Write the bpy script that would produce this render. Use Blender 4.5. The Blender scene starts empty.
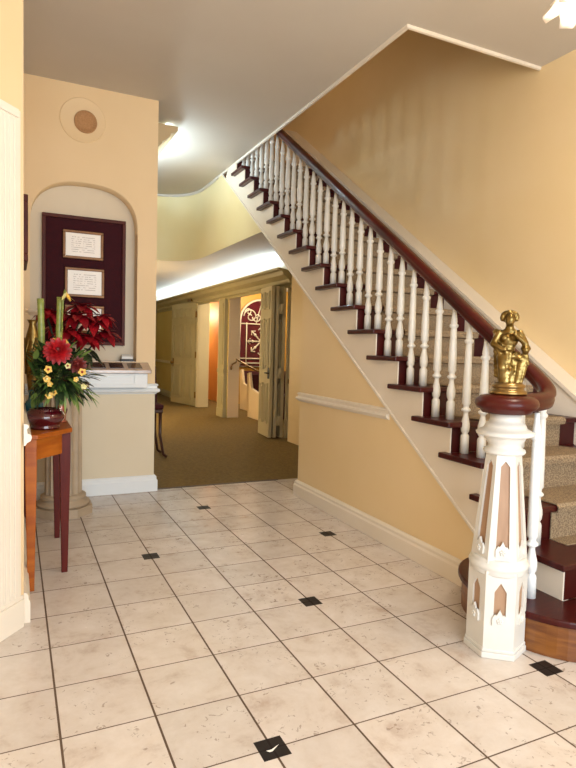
import bpy, bmesh, math, random
from mathutils import Vector, Matrix
random.seed(7)
S = 1.28                      # metres per unit (the camera stands 1 unit above the floor)
PI = math.pi
COL = bpy.context.scene.collection

# ------------------------------------------------------------------ materials
def srgb(h):
    c = [int(h[i:i+2], 16)/255 for i in (0, 2, 4)]
    return tuple((x/12.92 if x <= .04045 else ((x+.055)/1.055)**2.4) for x in c) + (1,)
def node(nt, t, **kw):
    n = nt.nodes.new(t)
    for k, v in kw.items():
        if k in ('operation', 'blend_type', 'data_type', 'noise_dimensions', 'wave_type', 'bands_direction', 'feature'): setattr(n, k, v)
        else: n.inputs[k].default_value = v
    return n
def mat(name, c, rough=.5, c2=None, scale=8, stretch=(1, 1, 1), bump=0, bscale=None, metal=0, coat=0, detail=4, trans=0, lo=.35, hi=.65, sub=0):
    m = bpy.data.materials.new(name); m.use_nodes = True
    nt = m.node_tree; b = nt.nodes['Principled BSDF']; L = nt.links.new
    if name in ('mahogany', 'handrail_mahogany', 'shaded_cherry_wood', 'cherry_wood', 'dark_frame_wood', 'maroon_velvet'): b.inputs['Specular IOR Level'].default_value = .25
    b.inputs['Roughness'].default_value = rough; b.inputs['Metallic'].default_value = metal
    b.inputs['Coat Weight'].default_value = coat; b.inputs['Coat Roughness'].default_value = .08
    b.inputs['Transmission Weight'].default_value = trans
    if sub:
        b.inputs['Subsurface Weight'].default_value = sub; b.inputs['Subsurface Radius'].default_value = (.02, .02, .02)
    tc = node(nt, 'ShaderNodeTexCoord'); mp = node(nt, 'ShaderNodeMapping'); mp.inputs['Scale'].default_value = stretch
    L(tc.outputs['Object'], mp.inputs['Vector'])
    c = srgb(c) if isinstance(c, str) else c
    b.inputs['Base Color'].default_value = c
    if c2:
        n = node(nt, 'ShaderNodeTexNoise', Scale=scale, Detail=detail); L(mp.outputs[0], n.inputs['Vector'])
        r = node(nt, 'ShaderNodeValToRGB'); r.color_ramp.elements[0].position = lo; r.color_ramp.elements[1].position = hi
        r.color_ramp.elements[0].color = c; r.color_ramp.elements[1].color = srgb(c2)
        L(n.outputs['Fac'], r.inputs[0]); L(r.outputs[0], b.inputs['Base Color'])
    if bump:
        n2 = node(nt, 'ShaderNodeTexNoise', Scale=bscale or scale, Detail=3); L(mp.outputs[0], n2.inputs['Vector'])
        bp = node(nt, 'ShaderNodeBump', Strength=bump, Distance=.01); L(n2.outputs['Fac'], bp.inputs['Height']); L(bp.outputs[0], b.inputs['Normal'])
    return m
def emit(name, c, s):
    m = bpy.data.materials.new(name); m.use_nodes = True
    b = m.node_tree.nodes['Principled BSDF']; b.inputs['Base Color'].default_value = srgb(c)
    b.inputs['Emission Color'].default_value = srgb(c); b.inputs['Emission Strength'].default_value = s
    return m
M = {}
M['peach'] = mat('peach_paint', 'e8cb9f', .55, 'e5c698', 1.5, bump=.03, bscale=60)
M['cream'] = mat('cream_paint', 'edd3a5', .55, 'eacf9d', 1.5, bump=.03, bscale=60)
M['dado'] = mat('pale_lower_wall', 'dfd0b4', .55, 'dbcbad', 1.5)  # paler and greyer than the wall above
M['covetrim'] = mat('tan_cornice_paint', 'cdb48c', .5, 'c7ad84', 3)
M['yellow'] = mat('yellow_cream_paint', 'e6d6a8', .55, 'e2d09c', 1.5, bump=.03, bscale=60)
M['nicheback'] = mat('niche_paint', 'dccdb4', .6, 'd6c5aa', 2)
M['ceil'] = mat('ceiling_paint', 'cfc7bc', .7, 'cbc2b6', 1.2, bump=.03, bscale=40)
M['white'] = mat('white_gloss_paint', 'ebe0d0', .35, 'e6dac8', 2)
M['newel'] = mat('newel_white_paint', 'dedcd7', .36, 'd6d3cc', 5, bump=.04, bscale=30)
M['daylit_white'] = mat('daylight_tinted_white', 'eef0f0', .4, 'e8ebec', 3)  # white trim with the cool tint of the entrance daylight in its colour
M['mahog'] = mat('mahogany', '370909', .36, '430c0a', 6, (1, 8, 1), coat=.08)
M['rail'] = mat('handrail_mahogany', '350808', .34, '4a100a', 3, (1, 1, 1), coat=.12)
M['orangewood'] = mat('worn_orange_wood', '63330f', .4, '85511f', 7, (1, 1, 6), coat=.2, bump=.05, bscale=14)
M['tablewood'] = mat('cherry_wood', '94480f', .38, 'ab5e18', 4, (1, 1, 7), coat=.1)
M['legwood_shaded'] = mat('shaded_cherry_wood', '4c0d08', .5, '5b170a', 4, (9, 9, 1), coat=0)  # same table wood, shade on the other three legs put into the colour
M['tan'] = mat('tan_panel_wood', 'b08d70', .45, 'a17d60', 4, (6, 6, 1))
M['runner'] = mat('speckled_carpet', 'a08b6e', .95, '7a6650', 130, bump=.6, bscale=160, lo=.42, hi=.58)
M['carpet'] = mat('brown_carpet', '80662f', .95, '6f5726', 30, bump=.5, bscale=150)
M['door'] = mat('olive_cream_door_paint', 'aba078', .45, 'a4986f', 2)
M['doorpale'] = mat('pale_olive_door_paint', 'c4b68e', .45, 'beb087', 2)
M['doortrim'] = mat('cream_door_trim_paint', 'd6c7a0', .45, 'd1c198', 2)
M['hallwall'] = mat('mustard_wall_paint', 'cbb368', .55, 'c6ac60', 2)
M['lamplit_wall'] = mat('apricot_lamplit_wall', 'e5a45c', .55, 'dd9a52', 2)  # orange lamplight put into the wall's base colour
M['gold'] = mat('gilt_metal', '9a8554', .3, '685128', 14, metal=1, bump=.25, bscale=40)
M['brass'] = mat('brass_base', 'a88d60', .3, '8f7448', 5, metal=1)
M['velvet'] = mat('maroon_velvet', '3a0712', .8, '320510', 20, bump=.2, bscale=150)
M['darkframe'] = mat('dark_frame_wood', '451710', .5, '562114', 6)
M['certframe'] = mat('bronze_frame', '6b431c', .4, '80562a', 12, metal=.3)
M['speaker'] = mat('tan_speaker_cloth', 'b98a5c', .8, 'ab7c50', 90, bump=.3, bscale=200)
M['burg'] = mat('burgundy_glaze', '3c0711', .12, '4a0a15', 5, coat=.8)
M['copper'] = mat('red_copper_glass', '9a4a35', .15, 'b06048', 8, coat=.6, metal=.3)
M['teal'] = mat('teal_glaze', '2b7184', .2, '3d8c9c', 9, coat=.5)
M['column'] = mat('grey_tan_stone_paint', 'b7a48c', .55, 'ab977e', 6)
M['leaf'] = mat('green_leaf', '2f4a1c', .5, '48632a', 12)
M['leaf2'] = mat('light_green_leaf', '5f7a35', .5, '7d9148', 12)
M['leafdark'] = mat('dark_green_leaf', '17260f', .5, '22341a', 12)
M['stalk'] = mat('bamboo_green', '71813a', .4, '8c9148', 10, (1, 1, 4))
M['red'] = mat('crimson_bract', 'a40a1c', .5, '7d0616', 10)
M['scarlet'] = mat('scarlet_petal', 'b01019', .5, '860a14', 25)
M['wine'] = mat('wine_petal', '5a1414', .5, '6d1f1a', 25)
M['yellowpetal'] = mat('yellow_petal', 'dba63a', .5, 'e6c466', 30)
M['paleyellow'] = mat('pale_yellow_petal', 'd9cf7d', .5, 'e9e2a8', 30)
M['whitepetal'] = mat('white_petal', 'f2e4cf', .5, 'eedac2', 30)
M['black'] = mat('black_plastic', '181514', .4)
M['darkbrown'] = mat('dark_brown_wood', '3b1c10', .35, '4c2616', 8, coat=.3)
M['maroonfab'] = mat('maroon_fabric', '4a0d14', .85, '400a10', 40, bump=.2, bscale=120)
M['iron'] = mat('white_painted_iron', 'd9cdb8', .45, 'd0c2aa', 20)
M['glassred'] = mat('dark_red_glass', '5a1420', .15, '47101a', 5, coat=.6)
M['goldpaint'] = mat('gold_wall_panel', 'cf9a3c', .5, 'c79034', 4)
M['pinkwhite'] = mat('pinkish_white_paint', 'e8cfa8', .45, 'e3c9a0', 2)
M['brassdull'] = mat('dull_brass', '8a6a38', .35, '7a5a2c', 10, metal=.9)
M['petalglass'] = mat('frosted_white_glass', 'f6ecdf', .35, 'efe2d0', 6)
M['marble'] = mat('veined_marble', 'c8ad98', .15, 'a08a7a', 5, detail=8, coat=.5)
M['darkpatch'] = mat('dark_glossy_brown', '3f2d26', .15, '554038', 6, coat=.5)
M['markwhite'] = mat('white_mark', 'f5f0ea', .4)
M['grout'] = mat('dark_threshold_metal', '4a3826', .5)

def floor_material(t, x0, y0):
    m = bpy.data.materials.new('travertine_tiles'); m.use_nodes = True
    nt = m.node_tree; b = nt.nodes['Principled BSDF']; L = nt.links.new
    def ma(op, a, bb=None, clamp=False):
        n = nt.nodes.new('ShaderNodeMath'); n.operation = op; n.use_clamp = clamp
        for i, v in enumerate((a, bb)):
            if v is None: continue
            if isinstance(v, (int, float)): n.inputs[i].default_value = v
            else: L(v, n.inputs[i])
        return n.outputs[0]
    tc = nt.nodes.new('ShaderNodeTexCoord'); sp = nt.nodes.new('ShaderNodeSeparateXYZ'); L(tc.outputs['Object'], sp.inputs[0])
    gx = ma('DIVIDE', ma('SUBTRACT', sp.outputs[0], x0*S), t*S); gy = ma('DIVIDE', ma('SUBTRACT', sp.outputs[1], y0*S), t*S)
    ix = ma('ROUND', gx); iy = ma('ROUND', gy)
    dx = ma('ABSOLUTE', ma('SUBTRACT', gx, ix)); dy = ma('ABSOLUTE', ma('SUBTRACT', gy, iy))
    gr = ma('MAXIMUM', ma('LESS_THAN', dx, .0125), ma('LESS_THAN', dy, .0085))
    def ins(a, c):
        fx = ma('COMPARE', ma('FLOORED_MODULO', ma('SUBTRACT', ix, a), 4), 0); fx.node.inputs[2].default_value = .1
        fy = ma('COMPARE', ma('FLOORED_MODULO', ma('SUBTRACT', iy, c), 6), 0); fy.node.inputs[2].default_value = .1
        return ma('MULTIPLY', fx, fy)
    sel = ma('MAXIMUM', ins(3, 0), ins(5, 3))
    near = ma('MULTIPLY', ma('LESS_THAN', dx, .155), ma('LESS_THAN', dy, .155))
    inset = ma('MULTIPLY', ma('MULTIPLY', sel, ma('GREATER_THAN', ix, 1.5)), near)
    # per tile tone
    cv = nt.nodes.new('ShaderNodeCombineXYZ'); L(ma('FLOOR', gx), cv.inputs[0]); L(ma('FLOOR', gy), cv.inputs[1])
    wn = nt.nodes.new('ShaderNodeTexWhiteNoise'); wn.noise_dimensions = '2D'; L(cv.outputs[0], wn.inputs['Vector'])
    # offset the stone figure tile by tile
    vm = nt.nodes.new('ShaderNodeVectorMath'); vm.operation = 'SCALE'; vm.inputs['Scale'].default_value = 3; L(wn.outputs['Color'], vm.inputs[0])
    va = nt.nodes.new('ShaderNodeVectorMath'); L(tc.outputs['Object'], va.inputs[0]); L(vm.outputs[0], va.inputs[1])
    n1 = node(nt, 'ShaderNodeTexNoise', Scale=6.5, Detail=8, Roughness=.68, Distortion=.25); L(va.outputs[0], n1.inputs['Vector'])
    r1 = nt.nodes.new('ShaderNodeValToRGB'); e = r1.color_ramp.elements
    e[0].position = .28; e[0].color = srgb('c0ada0'); e[1].position = .7; e[1].color = srgb('e0d7d0')
    q = e.new(.45); q.color = srgb('d6cac0'); L(n1.outputs['Fac'], r1.inputs[0])
    n2 = node(nt, 'ShaderNodeTexNoise', Scale=34, Detail=5, Roughness=.6, Distortion=1.2); L(va.outputs[0], n2.inputs['Vector'])
    n3 = node(nt, 'ShaderNodeTexNoise', Scale=4, Detail=2); L(va.outputs[0], n3.inputs['Vector'])
    pit = ma('MULTIPLY', ma('GREATER_THAN', n2.outputs['Fac'], .625), ma('GREATER_THAN', n3.outputs['Fac'], .5))
    mx = nt.nodes.new('ShaderNodeMixRGB'); mx.inputs[2].default_value = srgb('7f6a5a'); L(ma('MULTIPLY', pit, .5), mx.inputs[0]); L(r1.outputs[0], mx.inputs[1])
    tone = nt.nodes.new('ShaderNodeMixRGB'); tone.blend_type = 'MULTIPLY'; tone.inputs[0].default_value = 1
    tv = ma('ADD', ma('MULTIPLY', wn.outputs['Value'], .1), .9)
    ct = nt.nodes.new('ShaderNodeCombineXYZ'); [L(tv, ct.inputs[i]) for i in range(3)]
    L(mx.outputs[0], tone.inputs[1]); L(ct.outputs[0], tone.inputs[2])
    g = nt.nodes.new('ShaderNodeMixRGB'); g.inputs[2].default_value = srgb('5a4534'); L(gr, g.inputs[0]); L(tone.outputs[0], g.inputs[1])
    k = nt.nodes.new('ShaderNodeMixRGB'); k.inputs[2].default_value = srgb('120706'); L(inset, k.inputs[0]); L(g.outputs[0], k.inputs[1])
    L(k.outputs[0], b.inputs['Base Color'])
    ro = ma('ADD', ma('MULTIPLY', gr, .5), ma('ADD', ma('MULTIPLY', n1.outputs['Fac'], .2), .13)); ro = ma('MAXIMUM', ro, ma('MULTIPLY', inset, .55)); L(ro, b.inputs['Roughness'])
    bp = node(nt, 'ShaderNodeBump', Strength=.25, Distance=.004); L(ma('SUBTRACT', 1, ma('MAXIMUM', ma('MULTIPLY', gr, ma('SUBTRACT', 1, inset)), ma('MULTIPLY', pit, .5))), bp.inputs['Height']); L(bp.outputs[0], b.inputs['Normal'])
    return m
def cert_material():
    m = bpy.data.materials.new('certificate_paper'); m.use_nodes = True
    nt = m.node_tree; b = nt.nodes['Principled BSDF']; L = nt.links.new
    tc = nt.nodes.new('ShaderNodeTexCoord'); mp = nt.nodes.new('ShaderNodeMapping'); L(tc.outputs['Generated'], mp.inputs[0])
    mp.inputs['Scale'].default_value = (14, 1, 9)
    n = node(nt, 'ShaderNodeTexNoise', Scale=1.0, Detail=3); L(mp.outputs[0], n.inputs['Vector'])
    sp = nt.nodes.new('ShaderNodeSeparateXYZ'); L(tc.outputs['Generated'], sp.inputs[0])
    def ma(op, a, bb):
        q = nt.nodes.new('ShaderNodeMath'); q.operation = op
        for i, v in enumerate((a, bb)):
            if isinstance(v, (int, float)): q.inputs[i].default_value = v
            else: L(v, q.inputs[i])
        return q.outputs[0]
    rows = ma('LESS_THAN', ma('FRACT', ma('MULTIPLY', sp.outputs[2], 11), 0), .3)
    inx = ma('LESS_THAN', ma('ABSOLUTE', ma('SUBTRACT', sp.outputs[0], .5), 0), .34)
    iny = ma('LESS_THAN', ma('ABSOLUTE', ma('SUBTRACT', sp.outputs[2], .5), 0), .36)
    mk = ma('MULTIPLY', ma('MULTIPLY', rows, ma('MULTIPLY', inx, iny)), ma('GREATER_THAN', n.outputs['Fac'], .47))
    mx = nt.nodes.new('ShaderNodeMixRGB'); mx.inputs[1].default_value = srgb('f4ece2'); mx.inputs[2].default_value = srgb('b9aca0'); L(mk, mx.inputs[0])
    L(mx.outputs[0], b.inputs['Base Color']); b.inputs['Roughness'].default_value = .35
    return m
M['cert'] = cert_material()

# ------------------------------------------------------------------ mesh builder
ROOT = {}                                            # thing -> world location of its origin (units)
class MB:
    def __init__(s): s.bm = bmesh.new(); s.smooth = False
    def quad(s, *p):
        return s.bm.faces.new([s.bm.verts.new(q) for q in p])
    def box(s, x0, x1, y0, y1, z0, z1):
        v = [s.bm.verts.new((x, y, z)) for x in (x0, x1) for y in (y0, y1) for z in (z0, z1)]
        for f in ((0, 1, 3, 2), (4, 6, 7, 5), (0, 4, 5, 1), (2, 3, 7, 6), (0, 2, 6, 4), (1, 5, 7, 3)):
            s.bm.faces.new([v[i] for i in f])
        return s
    def obox(s, c, ax, ay, az):
        c, ax, ay, az = map(Vector, (c, ax, ay, az))   # centre and half axes
        v = [s.bm.verts.new(c + i*ax + j*ay + k*az) for i in (-1, 1) for j in (-1, 1) for k in (-1, 1)]
        for f in ((0, 1, 3, 2), (4, 6, 7, 5), (0, 4, 5, 1), (2, 3, 7, 6), (0, 2, 6, 4), (1, 5, 7, 3)):
            s.bm.faces.new([v[i] for i in f])
        return s
    def prism(s, pts, d):                              # polygon pts extruded by vector d
        d = Vector(d); a = [s.bm.verts.new(p) for p in pts]; b = [s.bm.verts.new(Vector(p)+d) for p in pts]
        s.bm.faces.new(a); s.bm.faces.new(b[::-1]); n = len(a)
        for i in range(n): s.bm.faces.new((a[i], b[i], b[(i+1) % n], a[(i+1) % n]))
        return s
    def lathe(s, prof, c=(0, 0, 0), n=16, sx=1, sy=1, rot=0, flat=False):   # prof: (r, z)
        rings = []
        for r, z in prof:
            rings.append([s.bm.verts.new((c[0]+sx*r*math.cos(rot+2*PI*i/n), c[1]+sy*r*math.sin(rot+2*PI*i/n), c[2]+z)) for i in range(n)])
        for a, b in zip(rings, rings[1:]):
            for i in range(n):
                f = s.bm.faces.new((a[i], a[(i+1) % n], b[(i+1) % n], b[i])); f.smooth = not flat
        s.bm.faces.new(rings[0][::-1]); s.bm.faces.new(rings[-1])
        return s
    def tube(s, path, r, n=8, closed=False):
        path = [Vector(p) for p in path]; rr = r if isinstance(r, (list, tuple)) else [r]*len(path); rings = []
        up = Vector((0, 0, 1))
        for i, p in enumerate(path):
            if closed: t = path[(i+1) % len(path)]-path[i-1]
            else: t = path[min(i+1, len(path)-1)]-path[max(i-1, 0)]
            t.normalize(); a = t.cross(up)
            if a.length < 1e-3: a = t.cross(Vector((1, 0, 0)))
            a.normalize(); b = a.cross(t)
            rings.append([s.bm.verts.new(p+rr[i]*(a*math.cos(2*PI*k/n)+b*math.sin(2*PI*k/n))) for k in range(n)])
        prs = list(zip(rings, rings[1:]))
        if closed: prs.append((rings[-1], rings[0]))
        for A, B in prs:
            for k in range(n):
                f = s.bm.faces.new((A[k], A[(k+1) % n], B[(k+1) % n], B[k])); f.smooth = True
        if not closed: s.bm.faces.new(rings[0][::-1]); s.bm.faces.new(rings[-1])
        return s
    def sweep(s, prof, path, smooth=False):            # prof: (side, up) profile carried along path
        path = [Vector(p) for p in path]; rings = []
        for i, p in enumerate(path):
            t0 = (path[i]-path[i-1]) if i else None; t1 = (path[i+1]-path[i]) if i < len(path)-1 else None
            t = ((t0.normalized() if t0 else Vector())+(t1.normalized() if t1 else Vector())).normalized()
            a = Vector((t.y, -t.x, 0)); a.normalize(); k = 1
            if t0 and t1:
                h0 = Vector((t0.x, t0.y)).normalized() if t0.xy.length > 1e-6 else None
                h1 = Vector((t1.x, t1.y)).normalized() if t1.xy.length > 1e-6 else None
                if h0 and h1: k = 1/max(.35, math.cos(h0.angle(h1)/2))
            rings.append([s.bm.verts.new(p+a*u*k+Vector((0, 0, w))) for u, w in prof])
        n = len(prof)
        for A, B in zip(rings, rings[1:]):
            for j in range(n):
                f = s.bm.faces.new((A[j], A[(j+1) % n], B[(j+1) % n], B[j])); f.smooth = smooth
        s.bm.faces.new(rings[0][::-1]); s.bm.faces.new(rings[-1])
        return s
    def ell(s, c, r, n=10, rot=None):
        m = Matrix.Translation(c) @ (rot or Matrix.Identity(4)) @ Matrix.Diagonal((*(r if isinstance(r, (tuple, list)) else (r, r, r)), 1))
        g = bmesh.ops.create_uvsphere(s.bm, u_segments=n, v_segments=max(5, n//2+1), radius=1, matrix=m)
        for v in g['verts']:
            for f in v.link_faces: f.smooth = True
        return s
    def blade(s, base, d, L, w, nrm, curl=.3, fold=.15, tip=.0, n=5, peak=.45):
        base = Vector(base); d = Vector(d).normalized(); nrm = Vector(nrm); nrm = (nrm-d*nrm.dot(d)); nrm.normalize(); sd = d.cross(nrm); prev = None
        for i in range(n+1):
            t = i/n; ww = w*.5*max(tip if i == n else .06, math.sin(PI*min(1, max(.02, t**(math.log(.5)/math.log(peak)))))) if i < n else w*.5*max(.02, tip)
            p = base+d*(L*t)-nrm*(curl*L*t*t)
            row = [s.bm.verts.new(p+sd*ww+nrm*fold*ww), s.bm.verts.new(p), s.bm.verts.new(p-sd*ww+nrm*fold*ww)]
            if prev:
                for k in (0, 1):
                    f = s.bm.faces.new((prev[k], prev[k+1], row[k+1], row[k])); f.smooth = True
            prev = row
        return s
    def build(s, name, m, parent=None, loc=None, local=False, bevel=0, subsurf=0, solid=0, props=None):
        bm = s.bm
        bmesh.ops.recalc_face_normals(bm, faces=bm.faces)
        o0 = Vector((0, 0, 0))
        if parent is not None and not local:
            r = parent
            while r.parent: r = r.parent
            o0 = Vector(ROOT[r])
        elif parent is None:
            if loc is None and not local:
                xs = [v.co for v in bm.verts]; f = lambda k, g: g(c[k] for c in xs)
                loc = ((f(0, min)+f(0, max))/2, (f(1, min)+f(1, max))/2, f(2, min))
            o0 = Vector(loc or (0, 0, 0))
        if not local:
            for v in bm.verts: v.co -= o0
        for v in bm.verts: v.co *= S
        me = bpy.data.meshes.new(name); bm.to_mesh(me); bm.free()
        me.materials.append(M[m] if isinstance(m, str) else m)
        o = bpy.data.objects.new(name, me); COL.objects.link(o)
        if parent is not None: o.parent = parent
        else: o.location = o0*S; ROOT[o] = tuple(o0)
        if solid:
            q = o.modifiers.new('t', 'SOLIDIFY'); q.thickness = solid*S; q.offset = 0
        if bevel:
            q = o.modifiers.new('b', 'BEVEL'); q.width = bevel*S; q.segments = 2; q.limit_method = 'ANGLE'; q.angle_limit = .7
        if subsurf:
            q = o.modifiers.new('s', 'SUBSURF'); q.levels = q.render_levels = subsurf
        for k, v in (props or {}).items(): o[k] = v
        return o
def thing(name, label, cat, loc, group=None, rotz=0):
    o = bpy.data.objects.new(name, None); COL.objects.link(o); o.empty_display_size = .1
    o.location = Vector(loc)*S; o.rotation_euler = (0, 0, rotz); ROOT[o] = tuple(loc)
    tag(o, label, cat, group); return o
def tag(o, label, cat, group=None):
    o['label'] = label; o['category'] = cat
    if group: o['group'] = group
    return o
def struct(o, label=None):
    o['kind'] = 'structure'
    if label: o['label'] = label
    return o

# ------------------------------------------------------------------ the room shell
ZC = 2.598; XR = 2.655; XW = 1.75; YN = 3.94; XL = .03; NX1 = .864
T, GX, GY = .2391, -.1339, 1.2683
fl = MB().box(-1.4, 2.8, -1.6, 3.97, -.06, 0).build('floor', floor_material(T, GX, GY), loc=(0, 0, 0)); struct(fl, 'glossy beige travertine tile floor with small black inset squares')
mk = MB(); ip = (GX+3*T, GY)
mk.prism([(ip[0]-.018, ip[1]-.004, .0004), (ip[0]-.012, ip[1]-.011, .0004), (ip[0]-.004, ip[1]-.011, .0004), (ip[0]+.02, ip[1]+.006, .0004), (ip[0]-.004, ip[1]-.004, .0004), (ip[0]-.011, ip[1]-.004, .0004)], (0, 0, .0004))
mk.build('white_mark', 'markwhite', fl)
struct(MB().box(NX1, 4.9, 3.97, 12.5, -.06, -.002).build('floor_hall', 'carpet'), 'brown carpet floor of the hall')
struct(MB().box(NX1, XW+.06, 3.962, 3.98, -.004, .004).build('trim_threshold', 'grout'))

# ceiling with the stairwell opening
WX, WY = 1.745, 2.44
c = MB(); c.box(-1.4, WX, -1.6, 7.2, ZC, ZC+.2); c.box(WX, XR+.1, -1.6, WY, ZC, ZC+.2)
struct(c.build('ceiling', 'ceil', loc=(0, 0, ZC)), 'warm grey plaster ceiling with a stairwell opening')
mp = [(-.03, -.002), (-.03, .03), (.012, .03), (.016, .012), (.004, .004), (0, -.014), (-.012, -.016), (-.02, -.006)]
tr = MB(); tr.sweep(mp, [(WX, 7.0, ZC), (WX, WY, ZC), (XR, WY, ZC)]); struct(tr.build('trim_well', 'white', bevel=.001), 'white moulding round the stairwell opening')

# right wall, going up past the ceiling
XS = 2.545; wr = [(XR, -1.6), (XR, 5.6), (XR+.14, 5.6), (XR+.14, -1.6)]
struct(MB().prism([(x, y, 0) for x, y in wr], (0, 0, ZC+1.6)).box(XR, XR+.14, 5.6, 9.0, 2.03, ZC+1.6).build('wall_right', 'cream', loc=(XR, 2, 0)), 'cream wall rising beside the staircase')
w = MB(); w.box(WX-.9, XR, 7.4, 7.5, ZC+.2, ZC+1.6); struct(w.build('wall_upper_back', 'peach'))
w = MB(); w.box(.8, .9, WY-1.2, 7.5, ZC+.2, ZC+1.6); w.box(.8, XR, WY-1.3, WY-1.2, ZC+.2, ZC+1.6); struct(w.build('wall_upper_left', 'peach'))
struct(MB().box(.8, XR+.12, WY-1.3, 7.5, ZC+1.6, ZC+1.7).build('ceiling_upper', 'ceil'))
# left wall, canted wall and the walls behind the camera
struct(MB().box(XL-.12, XL, 2.19, YN+.3, 0, ZC).build('wall_left', 'peach'), 'peach wall behind the side table')
ca = Vector((math.sin(math.radians(40)), math.cos(math.radians(40)), 0)); cn = Vector((ca.y, -ca.x, 0)); c0 = Vector((.026, 2.18, 0))
def cant(t, n, z): return tuple(c0-ca*t+cn*n+Vector((0, 0, z)))     # t along the wall towards the viewer, n out of it
def cbox(mb, t0, t1, n0, n1, z0, z1): mb.prism([cant(t0, n0, z0), cant(t1, n0, z0), cant(t1, n1, z0), cant(t0, n1, z0)], (0, 0, z1-z0))
w = MB(); cbox(w, 0, 2.0, -.1, 0, 0, ZC); struct(w.build('wall_canted', 'peach'), 'angled peach wall at the left edge')
w = MB(); cbox(w, .012, .6, 0, .004, .1, 1.755)
for k in range(7): cbox(w, .036+k*.022, .046+k*.022, .004, .009, .12, 1.72)
cbox(w, .026, .6, 0, .01, 1.728, 1.755)
struct(w.build('trim_casing', 'white', bevel=.0015), 'white fluted door casing on the angled wall')
w = MB(); cbox(w, .0, .6, 0, .008, 0, .1); cbox(w, .0, .6, 0, .005, .1, .115); struct(w.build('baseboard_canted', 'white', bevel=.002))
struct(MB().box(-1.4, -1.24, -1.6, .75, 0, ZC).build('wall_side', 'peach'))
w = MB(); w.box(-1.4, -.7, -1.7, -1.6, 0, ZC); w.box(2.0, XR+.1, -1.7, -1.6, 0, ZC); w.box(-.7, 2.0, -1.7, -1.6, 2.2, ZC); struct(w.build('wall_entrance', 'cream'))

# niche wall
NXL, NXR, NZB, NZS, NZT = .090, .738, .880, 1.72, 2.005
cx = (NXL+NXR)/2; aw = (NXR-NXL)/2; NA = 28
arch = []
for i in range(NA+1):
    a = PI*i/NA; p = 2/2.55
    arch.append((cx-aw*math.copysign(abs(math.cos(a))**p, math.cos(a)), NZS+(NZT-NZS)*abs(math.sin(a))**p))
b = MB(); q = b.quad; Y0, YD = YN, YN+.11
q((XL, Y0, 0), (NX1, Y0, 0), (NX1, Y0, NZB), (XL, Y0, NZB))
q((XL, Y0, NZB), (NXL, Y0, NZB), (NXL, Y0, NZS), (XL, Y0, NZS)); q((NXR, Y0, NZB), (NX1, Y0, NZB), (NX1, Y0, NZS), (NXR, Y0, NZS))
q((XL, Y0, NZS), (NXL, Y0, NZS), (NXL, Y0, ZC), (XL, Y0, ZC)); q((NXR, Y0, NZS), (NX1, Y0, NZS), (NX1, Y0, ZC), (NXR, Y0, ZC))
for (x0, z0), (x1, z1) in zip(arch, arch[1:]):
    q((x0, Y0, z0), (x1, Y0, z1), (x1, Y0, ZC), (x0, Y0, ZC)); q((x0, Y0, z0), (x1, Y0, z1), (x1, YD, z1), (x0, YD, z0)).smooth = True
q((NXL, Y0, NZB), (NXL, YD, NZB), (NXL, YD, NZS), (NXL, Y0, NZS)); q((NXR, Y0, NZB), (NXR, YD, NZB), (NXR, YD, NZS), (NXR, Y0, NZS)); q((NXL, Y0, NZB), (NXR, Y0, NZB), (NXR, YD, NZB), (NXL, YD, NZB))
q((NX1, Y0, 0), (NX1, Y0+.3, 0), (NX1, Y0+.3, ZC), (NX1, Y0, ZC)); q((XL, Y0+.3, 0), (NX1, Y0+.3, 0), (NX1, Y0+.3, ZC), (XL, Y0+.3, ZC))
bmesh.ops.remove_doubles(b.bm, verts=b.bm.verts, dist=1e-5)
nw = struct(b.build('wall_niche', 'peach', loc=(.45, YN, 0)), 'peach wall with an arched niche')
struct(MB().prism([(x, YD+.001, z) for x, z in [(NXL-.01, NZB-.01)]+[(x, z) for x, z in arch]+[(NXR+.01, NZB-.01)]], (0, .02, 0)).build('wall_niche_back', 'nicheback'))
struct(MB().box(XL+.001, NX1-.0005, YN-.0025, YN-.0004, .05, .68).build('wall_niche_lower', 'dado'), 'paler lower part of the niche wall below the counter')
bb = [(0, 0), (.022, 0), (.022, .075), (.016, .085), (.016, .098), (.008, .11), (0, .112)]
def base(name, path, m='white', sc=1): return struct(MB().sweep([(u, z*sc) for u, z in bb], path).build(name, m, bevel=.0015))
base('baseboard_niche', [(XL+.02, YN, 0), (NX1, YN, 0), (NX1, YN+.29, 0)], 'daylit_white')
base('baseboard_left', [(XL, 2.2, 0), (XL, YN-.025, 0)])
crp = [(0, -.03), (.006, -.03), (.012, -.02), (.026, -.012), (.03, 0), (.026, .012), (.014, .016), (.012, .034), (.02, .04), (.016, .05), (0, .054)]
struct(MB().sweep([(u*.85, z*.9) for u, z in crp], [(XL, 2.165, .668), (XL, YN-.04, .668)]).build('trim_left', 'white'))

# ------------------------------------------------------------------ staircase
RI, RU = .139, .2046
def yr(k): return 2.0+RU*(k-5)
def zb(y): return .509+.683*(y-2.211)                # underside of the stringer
NT = 19
st = thing('staircase', 'white and mahogany staircase climbing along the cream right wall', 'staircase', (XW, 1.5, 0))
TH = .024
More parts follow.
